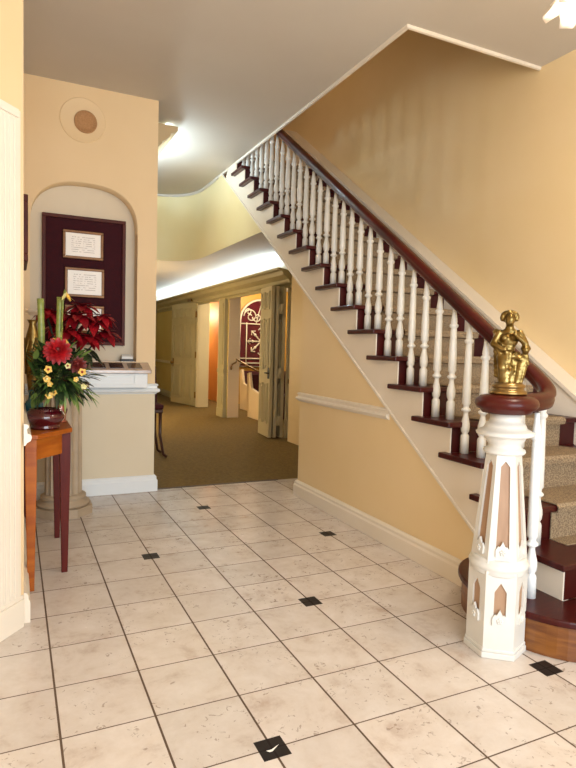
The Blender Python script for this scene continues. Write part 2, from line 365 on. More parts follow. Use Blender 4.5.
# curtail step
def curtail(a_, b_, n=26):
    cx_, cy_ = 1.80, 1.52; pts = [(XS-.002, cy_-b_), (cx_, cy_-b_)]
    t1 = math.acos((1.7485-cx_)/a_)
    for i in range(1, n+1):
        t = -PI/2-(3*PI/2-t1)*i/n
        pts.append((cx_+a_*math.cos(t), cy_+b_*math.sin(t)))
    pts += [(1.7485, yr(2)+.0), (XS-.002, yr(2))]
    return pts
cr = curtail(.258, .322)
MB().prism([(x, y, .001) for x, y in cr], (0, 0, RI-TH-.001)).build('riser', 'orangewood', st)
MB().prism([(x, y, RI-TH) for x, y in curtail(.275, .338)], (0, 0, TH)).build('tread', 'mahog', st, bevel=.006)
for k in range(2, NT+1):
    xo = 1.708; ov = .028
    z1 = RI*k; pts = [(XS-.002, yr(k)-ov), (xo, yr(k)-ov), (xo, yr(k+1)+.035), (XW-.001, yr(k+1)+.035), (XW-.001, yr(k+1)+.004), (XS-.002, yr(k+1)+.004)]
    MB().prism([(x, y, z1-TH) for x, y in pts], (0, 0, TH)).build('tread', 'mahog', st, bevel=.005)
    MB().box(XW+.002, XS-.002, yr(k), yr(k)+.014, RI*(k-1), z1-TH).build('riser', 'mahog', st)
# open stringer, white
pts = []
for k in range(2, NT+1):
    pts += [(yr(k)+.001, RI*(k-1)+(.0 if k > 2 else 0)), (yr(k)+.001, RI*k-TH)]
pts.append((yr(NT+1), RI*NT-TH)); pts.append((yr(NT+1)+.08, zb(yr(NT+1)+.08))); pts.append((2.211-.509/.683, .0)); 
pts = [(XW-.004, y, z) for y, z in pts]
pts.insert(0, (XW-.004, yr(2)+.001, .0))
MB().prism(pts, (.03, 0, 0)).build('stringer', 'white', st)
ED = MB(); ya, yb = 1.47, 5.36
ED.prism([(XW-.012, ya, zb(ya)), (XW-.012, yb, zb(yb)), (XW-.012, yb, zb(yb)+.016), (XW-.012, ya, zb(ya)+.016)], (.012, 0, 0)); ED.build('stringer_moulding', 'white', st, bevel=.002)
MB().prism([(XW+.026, y, z) for y, z in [(3.52, zb(3.52)), (5.45, zb(5.45)), (5.45, zb(5.45)+.012), (3.52, zb(3.52)+.012)]], (XS-XW-.03, 0, 0)).build('soffit', 'white', st)
# carpet runner, from tread 2 up
rp = [(yr(2)+.12, RI*2+.001)]
for k in range(3, NT+1):
    rp += [(yr(k)-.006, RI*(k-1)+.001), (yr(k)-.006, RI*k-TH-.006), (yr(k)-.034, RI*k-TH), (yr(k)-.038, RI*k-.006), (yr(k)-.028, RI*k+.006)]
rp.append((yr(NT+1), RI*NT+.006))
ru = MB(); X0, X1 = 1.905, 2.42
va = [[ru.bm.verts.new((x, y, z)) for y, z in rp] for x in (X0, X1)]
for i in range(len(rp)-1): ru.bm.faces.new((va[0][i], va[0][i+1], va[1][i+1], va[1][i]))
ru.build('stair_runner', 'runner', st, solid=.006)
# balusters
def baluster_mesh(h):
    r = .019
    b = MB()
    b.lathe([(r*1.0, 0), (r*1.0, .075), (r*.9, .082), (r*.62, .088), (r*.95, .10), (r*1.05, .118), (r*1.0, .135), (r*.7, .16), (r*.55, .178), (r*.62, .184), (r*1.1, .190), (r*1.1, .197), (r*.66, .204),
             (r*.7, .214), (r*1.0, .222), (r*.95, .3), (r*.74, h-.105), (r*.66, h-.1), (r*1.05, h-.09), (r*1.05, h-.083), (r*.7, h-.076), (r*.8, h-.07), (r*.52, h-.03), (r*.46, h)], n=12)
    return b
def railz(y): return 1.83+.685*(y-2.9)           # top of the handrail (floor based)
bx = 1.803; nb = 0; protos = {}
for k in range(2, NT+1):
    for j, dy in enumerate((.075, .178)):
        y = yr(k)+dy; zt = railz(y)-.055; h = zt-RI*k
        if k == 2 and j == 0: continue
        if RI*k+h*.35 > 3.5: continue
        h = round(h, 3)
        key = j
        if key not in protos:
            o = baluster_mesh(h).build('baluster', 'newel', st, local=True); protos[key] = o
        else:
            o = protos[key].copy(); COL.objects.link(o); o.parent = st
        o.location = (Vector((bx, y, RI*k))-Vector(ROOT[st]))*S
# baluster beside the newel, on the curtail step
o = baluster_mesh(.66).build('baluster', 'daylit_white', st, local=True); o.location = (Vector((1.662, 1.452, RI))-Vector(ROOT[st]))*S; o.rotation_euler = (0, -.02, 0)
NC = (1.485, 1.435)
# handrail with its volute
hp = [(-.02, -.058), (-.012, -.062), (.012, -.062), (.02, -.058), (.024, -.042), (.02, -.034), (.028, -.022), (.026, -.008), (.014, 0), (-.014, 0), (-.026, -.008), (-.028, -.022), (-.02, -.034), (-.024, -.042)]
path = [(bx, y, railz(y)) for y in (4.35, 4.0, 3.4, 2.8, 2.3, 2.0, 1.84)]
path += [(bx, 1.74, railz(1.74)), (bx, 1.66, railz(1.66)+.002), (bx-.002, 1.605, .948), (bx-.012, 1.555, .913), (bx-.035, 1.515, .888), (bx-.07, 1.488, .874), (bx-.12, 1.468, .868), (bx-.19, 1.452, .866), (NC[0]+.04, NC[1]+.005, .866)]
def crv(P, n=4):
    P = [Vector(p) for p in P]; out = []
    for i in range(len(P)-1):
        a, b_, c_, d = P[max(i-1, 0)], P[i], P[i+1], P[min(i+2, len(P)-1)]
        for t in range(n):
            t /= n; out.append(.5*((2*b_)+(c_-a)*t+(2*a-5*b_+4*c_-d)*t*t+(3*b_-a-3*c_+d)*t**3))
    return out+[P[-1]]
hr = MB().sweep(hp, crv(path), smooth=True).build('handrail', 'rail', st)
MB().lathe([(.05, .803), (.078, .805), (.084, .815), (.094, .82), (.101, .83), (.102, .838), (.098, .849), (.085, .86), (.06, .866)], (NC[0], NC[1], 0), 32).build('newel_cap', 'rail', st)
# newel post, six sided
A6 = math.radians(232-30)
def hexa(r, z): return [(NC[0]+r*math.cos(A6+PI*i/3), NC[1]+r*math.sin(A6+PI*i/3), z) for i in range(6)]
core = MB(); core.prism(hexa(.088, .004), (0, 0, .27)); cr_ = core.bm
A = [cr_.verts.new(p) for p in hexa(.083, .30)]; B = [cr_.verts.new(p) for p in hexa(.049, .675)]; cr_.faces.new(A[::-1]); cr_.faces.new(B)
for i in range(6): cr_.faces.new((A[i], A[(i+1) % 6], B[(i+1) % 6], B[i]))
newel = core.build('newel_post', 'tan', st)
def plate(mb, p00, p10, p11, p01, hole, off, thick):
    """panel frame spanned by four corners with a polygon hole (in 0..1 face coordinates), thickened outwards"""
    p00, p10, p11, p01 = map(Vector, (p00, p10, p11, p01))
    n = (p10-p00).cross(p01-p00).normalized()
    def pt(u, v): return (p00*(1-u)+p10*u)*(1-v)+(p01*(1-u)+p11*u)*v
    outer = []                                           # rectangle points matched to the hole points by direction
    cu = sum(h[0] for h in hole)/len(hole); cv = (min(h[1] for h in hole)+max(h[1] for h in hole))/2
    N = len(hole)
    for u, v in hole:
        outer.append((0 if u < .5-1e-6 else 1 if u > .5+1e-6 else .5, v))
    vmin = min(h[1] for h in hole); vmax = max(h[1] for h in hole)
    bmv = {}
    def V(u, v, d):
        key = (round(u, 4), round(v, 4), d)
        if key not in bmv: bmv[key] = mb.bm.verts.new(pt(u, v)+n*d)
        return bmv[key]
    for d in (off+thick,):
        lo_ = [(0, 0), (1, 0), (1, vmin), (.5, vmin), (0, vmin)]; mb.bm.faces.new([V(*p, d) for p in lo_])
        hi_ = [(0, vmax), (.5, vmax), (1, vmax), (1, 1), (0, 1)]; mb.bm.faces.new([V(*p, d) for p in hi_])
        for i in range(N):
            a, c_ = hole[i], hole[(i+1) % N]; oa, oc = outer[i], outer[(i+1) % N]
            if oa[0] == .5: oa = (oc[0], oa[1])
            if oc[0] == .5: oc = (oa[0], oc[1])
            fs = []
            for p in (a, oa, oc, c_):
                if p not in fs: fs.append(p)
            if len(fs) > 2: mb.bm.faces.new([V(*p, d) for p in fs])
    for i in range(N):                                   # reveals of the hole
        a, c_ = hole[i], hole[(i+1) % N]
        mb.bm.faces.new([V(*a, off+thick), V(*c_, off+thick), V(*c_, off-.004), V(*a, off-.004)])
def lan2(u0, u1, v0, v1, t1): # pointed top, flat foot
    return [(.5, v0), (u1, v0), (u1, v1-t1), (.5, v1), (u0, v1-t1), (u0, v0)]
fr = MB()
lo, hi = hexa(.095, .03), hexa(.095, .29)
for i in range(6):
    j = (i+1) % 6; plate(fr, lo[i], lo[j], hi[j], hi[i], lan2(.30, .70, .42, .86, .12), -.006, .006)
lo, hi = hexa(.091, .31), hexa(.056, .675)
for i in range(6):
    j = (i+1) % 6; plate(fr, lo[i], lo[j], hi[j], hi[i], lan2(.26, .74, .15, .93, .05), -.006, .006)
fr.build('newel_frame', 'newel', newel)
for zA, rA, ww, hh in ((.133, .0824, .046, .036), (.358, .0745, .044, .034)):      # pointed crockets under each panel
    for i in range(6):
        orn = MB(); a = A6+PI*(i+.5)/3; nn = Vector((math.cos(a), math.sin(a), 0)); tt = Vector((-nn.y, nn.x, 0)); cc = Vector((NC[0], NC[1], zA))+nn*rA
        sl = -.083 if zA > .3 else 0
        up = (Vector((0, 0, 1))+nn*sl).normalized()
        P = [cc+tt*x*ww+up*z*hh for x, z in ((-.5, -.55), (.5, -.55), (.5, .1), (.34, .45), (.2, .42), (0, .95), (-.2, .42), (-.34, .45), (-.5, .1))]
        orn.prism(P, nn*.007)
        for q in range(5): orn.ell(cc+tt*(.0065*math.sin(q*PI*.4))+up*(.0065*math.cos(q*PI*.4)-.004)+nn*.007, .0048, 6)
        orn.ell(cc-up*.004+nn*.009, .004, 6)
        orn.build('newel_ornament', 'newel', newel)
pl = MB(); pl.prism(hexa(.102, .0), (0, 0, .02)); pl.prism(hexa(.099, .02), (0, 0, .012)); pl.build('newel_plinth', 'newel', newel, bevel=.003)
rg = MB(); rg.lathe([(.06, .268), (.086, .272), (.093, .279), (.091, .286), (.096, .294), (.098, .302), (.094, .311), (.088, .315), (.089, .322), (.08, .327), (.06, .33)], (NC[0], NC[1], 0), 32)
rg.build('newel_collar', 'newel', newel)
cp = MB(); cp.lathe([(.05, .668), (.064, .67), (.068, .676), (.066, .684), (.054, .69), (.052, .698), (.058, .708), (.064, .716), (.066, .724), (.076, .728), (.092, .732), (.094, .74), (.084, .747), (.070, .753), (.066, .762), (.062, .77), (.054, .774), (.05, .785), (.05, .802)], (NC[0], NC[1], 0), 32)
cp.build('newel_capital', 'newel', newel)

# wall below the stairs
w = MB(); w.prism([(XW, y, z) for y, z in [(1.47, 0), (3.51, 0), (3.51, zb(3.51)+.005), (1.475, 0.01)]], (.1, 0, 0)); struct(w.build('wall_stair', 'cream'), 'cream wall triangle under the staircase')
base('baseboard_stair', [(XW+.1, 3.51, 0), (XW, 3.51, 0), (XW, 1.87, 0)], 'white', .95)
struct(MB().sweep([(u*.8, z*.72) for u, z in crp], [(XW+.1, 3.51, .665), (XW, 3.51, .665), (XW, 2.47, .665)]).build('trim_stair', 'white'))
# skirting board against the right wall
def nz(y): return RI*(5+(y-2.0)/RU)
CU = .088
s_ = MB()
for y0, y1, xb in ((yr(1)-.03, 5.58, XR-.001),):
    xa = XS-.001 if xb > XS else XS-.012
    f0 = 0 if y0 < 2 else nz(y0)-.2; f1 = nz(y1)-.2
    s_.prism([(XS-.012, y, z) for y, z in ((y0, nz(y0)+CU), (y1, nz(y1)+CU), (y1, max(0, f1)), (y0, max(0, f0)))], (xb-XS+.012, 0, 0))
    s_.prism([(XS-.024, y, z) for y, z in ((y0, nz(y0)+CU), (y1, nz(y1)+CU), (y1, nz(y1)+CU+.022), (y0, nz(y0)+CU+.022))], (xb-XS+.024, 0, 0))
s_.build('skirting_board', 'white', st)

# ------------------------------------------------------------------ hall behind
ZH = 1.9
bk = [(NX1, 6.34), (1.381, 6.32), (1.559, 6.26), (1.66, 6.16), (1.72, 6.03), (XW, 5.88), (XW+.004, 5.6), (XW, 5.36)]
b = MB()
top = crv([(x, y, 0) for x, y in bk], 4)
for p, r in zip(top, top[1:]): b.quad((p.x, p.y, ZH), (r.x, r.y, ZH), (r.x, r.y, ZC), (p.x, p.y, ZC)).smooth = True
b.quad((XW, 5.36, ZH), (XW, 4.2, ZH), (XW, 4.24, zb(4.24)), (XW, 5.36, zb(5.36)))
bmesh.ops.remove_doubles(b.bm, verts=b.bm.verts, dist=1e-4)
struct(b.build('wall_bulkhead', 'yellow', loc=(1.5, 5.5, ZH)), 'curved cream bulkhead below the upper floor')
bm_ = MB().sweep([(-.003, 0), (.014, 0), (.016, -.012), (.006, -.022), (-.003, -.022)], [(p.x, p.y, ZC) for p in top]); struct(bm_.build('trim_bulkhead', 'ceil'))
c = MB(); ZB = 2.0; pp = [(p.x+.02, p.y+.03, ZB) for p in top]+[(XW+.03, 4.41, ZB), (4.9, 4.41, ZB), (4.9, 12.5, ZB), (NX1, 12.5, ZB)]
c.prism(pp, (0, 0, .02)); struct(c.build('ceiling_hall', 'ceil', loc=(2, 8, ZH)), 'lower hall ceiling washed by cove light')
XD = 2.7; DT = .17
w = MB()
OP = [(8.08, 9.12, 1.70), (5.80, 7.70, 1.745)]
w.box(XD, XD+DT, 9.12, 12.5, 0, ZB); w.box(XD, XD+DT, 7.70, 8.08, 0, ZB); w.box(XD, XD+DT, 8.08, 9.12, 1.70, ZB); w.box(XD, XD+DT, 5.60, 7.70, 1.745, ZB)
struct(w.build('wall_doors', 'hallwall', loc=(XD, 9, 0)), 'mustard hall wall with two doorways')
struct(MB().box(XD+.27, XD+.37, 4.26, 5.82, 0, ZB).build('wall_hall_near', 'doortrim'))
struct(MB().box(.87, 4.9, 12.5, 12.6, 0, ZB).build('wall_hall_end', 'hallwall'))
struct(MB().box(NX1-.06, NX1, 4.25, 12.5, 0, ZC).build('wall_hall_left', 'peach'))
struct(MB().box(XD-.006, XD-.0005, 5.61, 12.49, 1.842, ZB-.001).build('trim_cove_back', 'ceil'))
co = [(0, -.19), (.02, -.19), (.03, -.16), (.06, -.15), (.07, -.11), (.13, -.07), (.15, -.03), (.19, -.02), (.2, .0), (.17, .0), (0, -.03)]
struct(MB().sweep([(-u, z) for u, z in co], [(XD, 5.62, 1.84), (XD, 12.48, 1.84)][::1]).build('trim_cornice', 'door'), 'olive cornice hiding the cove light')
base('baseboard_hall', [(XD, 12.4, 0), (XD, 10.2, 0)], 'door')
struct(MB().sweep([(u*.8, z*.6) for u, z in crp], [(XD, 12.4, .66), (XD, 10.15, .66)]).build('trim_hall', 'doortrim'))
# architraves
def architrave(name, y0, y1, zt, m):
    a = MB(); wd = .075
    for yy in ((y0-wd, y0), (y1, y1+wd)): a.box(XD-.022, XD-.001, yy[0], yy[1], 0, zt+wd); a.box(XD-.03, XD-.022, yy[0]+.02, yy[1]-.02, 0, zt+wd*.6)
    a.box(XD-.022, XD-.001, y0, y1, zt, zt+wd)
    a.box(XD, XD+DT, y1-.004, y1+.0, 0, zt)
    return struct(a.build(name, m, bevel=.002))
architrave('trim_1', *OP[0], 'doortrim')
a = MB(); a.box(XD-.022, XD-.001, 5.82, 7.70, 1.745, 1.81); a.box(XD+.003, XD+DT, 7.696, 7.702, 0, 1.745); struct(a.build('trim_2', 'pinkwhite', bevel=.002))
a = MB(); a.box(XD-.05, XD-.001, 7.73, 7.98, .02, 1.66); a.box(XD-.06, XD-.001, 7.715, 7.995, 0, .12); a.box(XD-.062, XD-.001, 7.715, 7.995, .63, .68); a.box(XD-.058, XD-.05, 7.78, 7.93, .18, .58); a.box(XD-.058, XD-.05, 7.78, 7.93, .74, 1.6)
struct(a.build('trim_pilaster', 'door', bevel=.002), 'olive pilaster between the two hall doorways')
# doors: a panelled leaf spanned from hinge point h to free edge f
def leaf(mb, pm, h, f, z0, z1, th, cols, rows):
    h, f = Vector((*h, 0)), Vector((*f, 0)); d = (f-h); Lw = d.length; d.normalize(); n = Vector((d.y, -d.x, 0))
    def bx(m, u0, u1, a0, a1, q0, q1): m.prism([h+d*u0+n*q0+Vector((0, 0, a0)), h+d*u1+n*q0+Vector((0, 0, a0)), h+d*u1+n*q1+Vector((0, 0, a0)), h+d*u0+n*q1+Vector((0, 0, a0))], (0, 0, a1-a0))
    bx(mb, 0, Lw, z0, z1, -th/2, th/2)
    H = z1-z0; mar = Lw*.13; cw = (Lw-mar*(cols+1))/cols
    for a0, a1 in rows:
        for c_ in range(cols):
            u0 = mar+c_*(cw+mar); u1 = u0+cw
            for sd in (-1, 1):
                t0, t1 = sorted((sd*th/2, sd*(th/2+.012)))
                e = .018
                for (ua, ub, va, vb) in ((u0, u1, z0+H*a0, z0+H*a0+e), (u0, u1, z0+H*a1-e, z0+H*a1), (u0, u0+e, z0+H*a0, z0+H*a1), (u1-e, u1, z0+H*a0, z0+H*a1)):
                    bx(pm, ua, ub, va, vb, t0, t1)
                bx(pm, u0+.045, u1-.045, z0+H*a0+.045, z0+H*a1-.045, t0, t1)
R6 = [(.06, .40), (.47, .80), (.85, .96)]
d = MB(); pm = MB(); leaf(d, pm, (2.672, 9.17), (2.50, 10.05), .012, 1.69, .04, 2, R6)
d1 = tag(d.build('panel_door', 'door'), 'olive six-panel door standing wide open against the hall wall', 'door'); pm.build('raised_panel', 'door', d1, bevel=.002)
k = MB(); k.tube([(2.53, 9.98, .7), (2.478, 9.965, .7)], .01, 8); k.ell((2.47, 9.965, .7), .028, 10); k.box(2.485, 2.5, 9.94, 9.99, .63, .77); k.build('door_knob', 'brassdull', d1)
hg = MB(); [hg.tube([(2.655, 9.155, z-.05), (2.655, 9.155, z+.05)], .012, 8) for z in (.2, .85, 1.5)]; hg.build('hinge', 'brassdull', d1)
cl = MB().obox((2.6, 9.35, 1.73), (.012, 0, 0), (0, .1, 0), (0, 0, .02)).tube([(2.6, 9.4, 1.725), (2.64, 9.25, 1.72)], .008); cl.build('door_closer', 'brassdull', d1)
bi = thing('bifold_door', 'cream folding door of narrow leaves standing open in the nearer hall doorway', 'door', (2.7, 5.9, 0))
R3 = [(.09, .36), (.45, .79), (.85, .97)]
def bleaf(h, f, m='door'):
    d = MB(); pm = MB(); leaf(d, pm, h, f, .012, 1.665, .034, 2, R3)
    o = d.build('door_leaf', m, bi); pm.build('raised_panel', m, o, bevel=.002); return o
la = bleaf((2.575, 6.2), (2.535, 5.80), 'doorpale')
lb = bleaf((2.59, 5.80), (2.628, 6.2), 'doortrim'); lc = bleaf((2.69, 6.2), (2.668, 5.79), 'doortrim'); ld = bleaf((2.70, 5.77), (2.955, 5.772), 'doortrim')
MB().box(2.512, 2.534, 5.82, 5.86, .66, .78).tube([(2.50, 5.81, .72), (2.50, 5.90, .72)], .009).build('door_handle', 'black', la)
for z in (.2, .72, 1.42):
    MB().box(2.60, 2.66, 5.765, 5.785, z-.05, z+.05).tube([(2.628, 5.765, z-.055), (2.628, 5.765, z+.055)], .012).build('hinge', 'doortrim', bi)
# the rooms beyond
struct(MB().box(3.3, 3.36, 9.5, 12.5, 0, ZB).build('wall_vestibule', 'lamplit_wall'), 'wall with orange lamplight in its colour, seen through the far doorway')
w = MB(); w.box(3.36, 4.9, 9.5, 9.6, 0, ZB); struct(w.build('wall_chapel', 'goldpaint'), 'gold wall below the arched grille')
struct(MB().box(4.8, 4.9, 4.3, 9.5, 0, ZB).build('wall_chapel_side', 'doortrim'))
# arched grille window
gw = thing('grille_window', 'arched dark red window behind white scrolled ironwork in the room beyond', 'window', (3.9, 9.46, .64))
gx0, gx1, gz0, gz1, gc = 3.52, 4.30, .655, 1.45, 3.91
def archpts(x0, x1, z0, zs, n=16):
    r = (x1-x0)/2; cx_ = (x0+x1)/2
    return [(x0, z0), (x1, z0)]+[(cx_+r*math.cos(PI*i/n), zs+r*.95*math.sin(PI*i/n)) for i in range(n+1)]
MB().prism([(x, 9.46, z) for x, z in archpts(gx0, gx1, gz0, gz1)], (0, .035, 0)).build('pane', 'glassred', gw)
ar = archpts(gx0, gx1, gz0, gz1)
MB().tube([(x, 9.45, z) for x, z in ar], .02, 6, True).build('window_frame', 'iron', gw)
g = MB(); yy = 9.44; r0 = .011
for x in (gx0+.12,): g.tube([(x, yy, gz0), (x, yy, 1.42)], r0, 5)
g.tube([(gx1-.12, yy, gz0), (gx1-.12, yy, 1.42)], r0, 5)
for z in (.72, .80, 1.40): g.tube([(gx0, yy, z), (gx1, yy, z)], r0, 5)
wc = (gc, 1.10)
for i in range(8):
    a = PI*i/4; L0 = .25; e = Vector((math.cos(a), 0, math.sin(a))); o_ = Vector((wc[0], yy, wc[1]))
    g.tube([o_, o_+e*L0], r0*1.2, 5); g.ell(o_+e*L0*.62, .026, 8); s2 = Vector((-e.z, 0, e.x))
    g.tube([o_+e*L0*.8+s2*.05, o_+e*L0, o_+e*L0*.8-s2*.05], r0, 5)
g.ell((wc[0], yy, wc[1]), .045, 8)
for sx in (-1, 1):
    for (ox, oz, rr, tt) in ((.2, 1.53, .13, 1.6), (.08, 1.52, .09, -1.4), (.24, 1.6, .07, 1.2)):
        sp = []
        for i in range(22):
            a = i/21*2.2*PI*tt*.8; r_ = rr*(1-i/24); sp.append((gc+sx*(ox+r_*math.cos(a)), yy, oz+r_*math.sin(a)))
        g.tube(sp, r0, 5)
g.tube([(gc-.1, yy, 1.4), (gc, yy, 1.78), (gc+.1, yy, 1.4)], r0, 5)
g.build('iron_scrollwork', 'iron', gw)
for lab, (px, py) in (('maroon pew with cream end panel just inside the nearer hall doorway', (3.02, 7.5)), ('maroon pew with cream end panel farther back below the grille window', (3.3, 8.55))):
    t = thing('pew', lab, 'pew', (px, py, 0), 'pews in the room beyond')
    MB().prism([(px, py+a, z) for a, z in ((-.22, .0), (.24, .0), (.28, .62), (.2, .64), (.12, .42), (-.22, .36))], (.04, 0, 0)).build('pew_end', 'pinkwhite', t, bevel=.004)
    MB().box(px+.04, px+1.3, py-.2, py+.14, .28, .34).build('seat', 'maroonfab', t, bevel=.008)
    MB().prism([(px+.04, py+a, z) for a, z in ((.13, .3), (.17, .3), (.27, .61), (.23, .61))], (1.26, 0, 0)).build('backrest', 'maroonfab', t, bevel=.004)
    MB().box(px+.04, px+1.3, py-.16, py-.12, .0, .28).build('base_panel', 'maroonfab', t)
    MB().box(px+1.3, px+1.34, py-.2, py+.24, 0, .6).build('pew_end', 'pinkwhite', t)
# brass grab rails
def grab(lab, P0, P1):
    t = thing('handrail', lab, 'handrail', P0, 'brass rails at the hall doorway')
    a, b_ = Vector(P0), Vector(P1)
    MB().tube([a+Vector((0, 0, -.02)), a+Vector((0, 0, .03)), a+(b_-a)*.06+Vector((0, 0, .02)), a+(b_-a)*.5, b_, b_+Vector((.02, 0, -.01))], .012, 8).build('rail', 'brassdull', t)
    MB().tube([a+Vector((.0, 0, -.02)), a+Vector((-.05, .02, -.05)), a+Vector((-.06, .03, -.1))], .01, 8).ell(a+Vector((-.06, .03, -.1)), (.012, .03, .03), 8).build('bracket', 'brassdull', t)
grab('thin brass handrail sloping down from the white jamb past the pilaster', (2.80, 7.64, .80), (3.22, 7.3, .58))
grab('short brass handrail bracketed beside the folding door, cut off by the stair wall', (2.74, 5.62, .74), (2.93, 5.6, .54))
# maroon chair mostly hidden behind the niche pier
ch = thing('side_chair', 'maroon chair almost wholly hidden behind the edge of the peach pier', 'chair', (1.06, 5.2, 0))
MB().box(.92, 1.185, 5.06, 5.32, .40, .43).build('seat_frame', 'darkbrown', ch, bevel=.006)
MB().box(.915, 1.19, 5.055, 5.325, .43, .475).build('seat', 'maroonfab', ch, bevel=.015)
MB().prism([(.92, 5.06+a, z) for a, z in ((.22, .475), (.26, .475), (.31, .80), (.28, .8))], (.262, 0, 0)).build('backrest', 'maroonfab', ch, bevel=.01)
for sx, sy in ((.935, 5.08), (1.165, 5.08), (.935, 5.30), (1.165, 5.30)):
    e = .03 if sx > 1 else -.02
    MB().tube([(sx, sy, .4), (sx, sy, .2), (sx+e, sy, .03), (sx+e*2, sy, .008)], [.016, .013, .012, .014], 8).build('leg', 'darkbrown', ch)
# cornice piece above the hall mouth with cove light on it
cc = [(NX1, 2.355), (.905, 2.355), (.91, 2.375), (.925, 2.40), (.95, 2.42), (.955, 2.44), (.985, 2.46), (1.01, 2.485), (1.015, 2.505), (1.05, 2.515), (1.065, 2.53), (1.065, 2.56), (NX1, 2.56)]
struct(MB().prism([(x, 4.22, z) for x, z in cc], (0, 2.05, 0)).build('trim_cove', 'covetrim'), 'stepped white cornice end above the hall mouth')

# ------------------------------------------------------------------ niche contents
bd = thing('display_board', 'framed maroon velvet board hanging in the arched niche', 'display board', (.40, YD-.02, .93))
f = MB(); x0, x1, z0, z1, fw = .161, .676, .985, 1.81, .022; ya = YD-.024
for (a0, a1, c0_, c1_) in ((x0, x1, z1-fw, z1), (x0, x1, z0, z0+fw), (x0, x0+fw, z0+fw, z1-fw), (x1-fw, x1, z0+fw, z1-fw)): f.box(a0, a1, ya-.006, YD, c0_, c1_)
f.build('board_frame', 'darkframe', bd, bevel=.003)
MB().box(x0+fw, x1-fw, ya+.006, YD, z0+fw, z1-fw).build('velvet_panel', 'velvet', bd)
def cert(lab, a0, a1, c0_, c1_):
    t = thing('certificate', lab, 'certificate', ((a0+a1)/2, ya, c0_), 'framed certificates on the velvet board'); w_ = .017; f = MB(); y0 = ya-.012; y1 = ya+.0055
    for b_ in ((a0, a1, c1_-w_, c1_), (a0, a1, c0_, c0_+w_), (a0, a0+w_, c0_+w_, c1_-w_), (a1-w_, a1, c0_+w_, c1_-w_)): f.box(b_[0], b_[1], y0, y1, b_[2], b_[3])
    f.build('frame', 'certframe', t, bevel=.003); MB().box(a0+w_, a1-w_, y0+.006, y1, c0_+w_, c1_-w_).build('paper', 'cert', t)
cert('framed white certificate, top one on the maroon board', .283, .532, 1.537, 1.717)
cert('framed white certificate, middle one on the maroon board', .296, .539, 1.293, 1.48)
cert('framed certificate lowest on the maroon board, behind the red bracts', .296, .539, 1.06, 1.24)
# counter
ct = thing('niche_counter', 'veined marble counter on a white panelled box under the niche', 'counter', (.57, YN-.05, .70))
sl = [(YN-.125, .808), (YN-.125, .832), (YN-.003, .878), (YN-.003, .845), (YN-.09, .812)]
MB().prism([(.30, y, z) for y, z in sl], (.515, 0, 0)).build('marble_top', 'marble', ct, bevel=.004)
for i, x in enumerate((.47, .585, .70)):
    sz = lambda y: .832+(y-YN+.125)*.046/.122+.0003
    MB().prism([(x-.03, YN-.105, sz(YN-.105)), (x+.06, YN-.105, sz(YN-.105)), (x+.055, YN-.025, sz(YN-.025)), (x-.03, YN-.025, sz(YN-.025))], (0, 0, .0015)).build('dark_rectangle', 'darkpatch', ct)  # thin dark rectangles lying on the marble top
MB().box(.32, .795, YN-.095, YN-.003, .715, .82).build('panel_box', 'daylit_white', ct, bevel=.003)
pf = MB(); ys = YN-.095
for b_ in ((.40, .72, .792, .805), (.40, .72, .733, .746), (.40, .413, .746, .792), (.707, .72, .746, .792)): pf.box(b_[0], b_[1], ys-.008, ys, b_[2], b_[3])
pf.box(.43, .69, ys-.005, ys, .758, .78)
pf.build('raised_panel', 'daylit_white', ct, bevel=.002)
struct(MB().sweep([(u*1.0, z*.85) for u, z in crp], [(XL+.03, YN, .69), (NX1, YN, .69), (NX1, YN+.25, .69)]).build('trim_niche', 'daylit_white'))
dv = thing('small_box', 'small white and black box at the right end of the marble counter', 'box', (.69, YN+.045, .8825))
MB().box(.642, .725, YN+.02, YN+.075, .8825, .898).build('case', 'black', dv, bevel=.003)
MB().prism([(.648, YN+.022, .898), (.72, YN+.022, .898), (.715, YN+.07, .928), (.653, YN+.07, .928)], (0, .004, 0)).box(.648, .72, YN+.024, YN+.07, .898, .914).build('top_cover', 'newel', dv)
struct(MB().box(NXL+.001, NXR-.001, YN+.0005, YD-.001, .8802, .8822).build('trim_niche_sill', 'marble'))
# round speaker
sp = thing('wall_speaker', 'round tan wall speaker above the arched niche', 'speaker', (.40, YN, 2.369))
def disc(mb, c, prof, n=36):
    rings = [[mb.bm.verts.new((c[0]+r*math.cos(2*PI*i/n), c[1]+y, c[2]+r*math.sin(2*PI*i/n))) for i in range(n)] for r, y in prof]
    for a, b_ in zip(rings, rings[1:]):
        for i in range(n): mb.bm.faces.new((a[i], a[(i+1) % n], b_[(i+1) % n], b_[i])).smooth = True
    mb.bm.faces.new(rings[-1]); return mb
disc(MB(), (.392, YN, 2.385), [(.137, 0), (.137, -.003), (.133, -.006), (.129, -.004), (.125, -.003), (.07, -.003)]).build('mounting_ring', 'peach', sp)
disc(MB(), (.408, YN, 2.376), [(.069, -.003), (.069, -.012), (.062, -.014), (.06, -.010), (.03, -.012), (.008, -.014)]).build('grille', 'speaker', sp)
# picture on the left wall
pc = thing('picture_frame', 'dark red framed picture on the left wall, seen edge-on', 'picture', (XL, 3.15, 1.42))
f = MB()
for (a0, a1, c0_, c1_) in ((3.08, 3.5, 1.66, 1.695), (3.08, 3.5, 1.38, 1.415), (3.08, 3.115, 1.415, 1.66), (3.465, 3.5, 1.415, 1.66)): f.box(XL+.0005, XL+.032, a0, a1, c0_, c1_)
f.build('frame', 'darkframe', pc, bevel=.004); MB().box(XL+.0005, XL+.012, 3.11, 3.47, 1.41, 1.665).build('canvas', 'wine', pc)

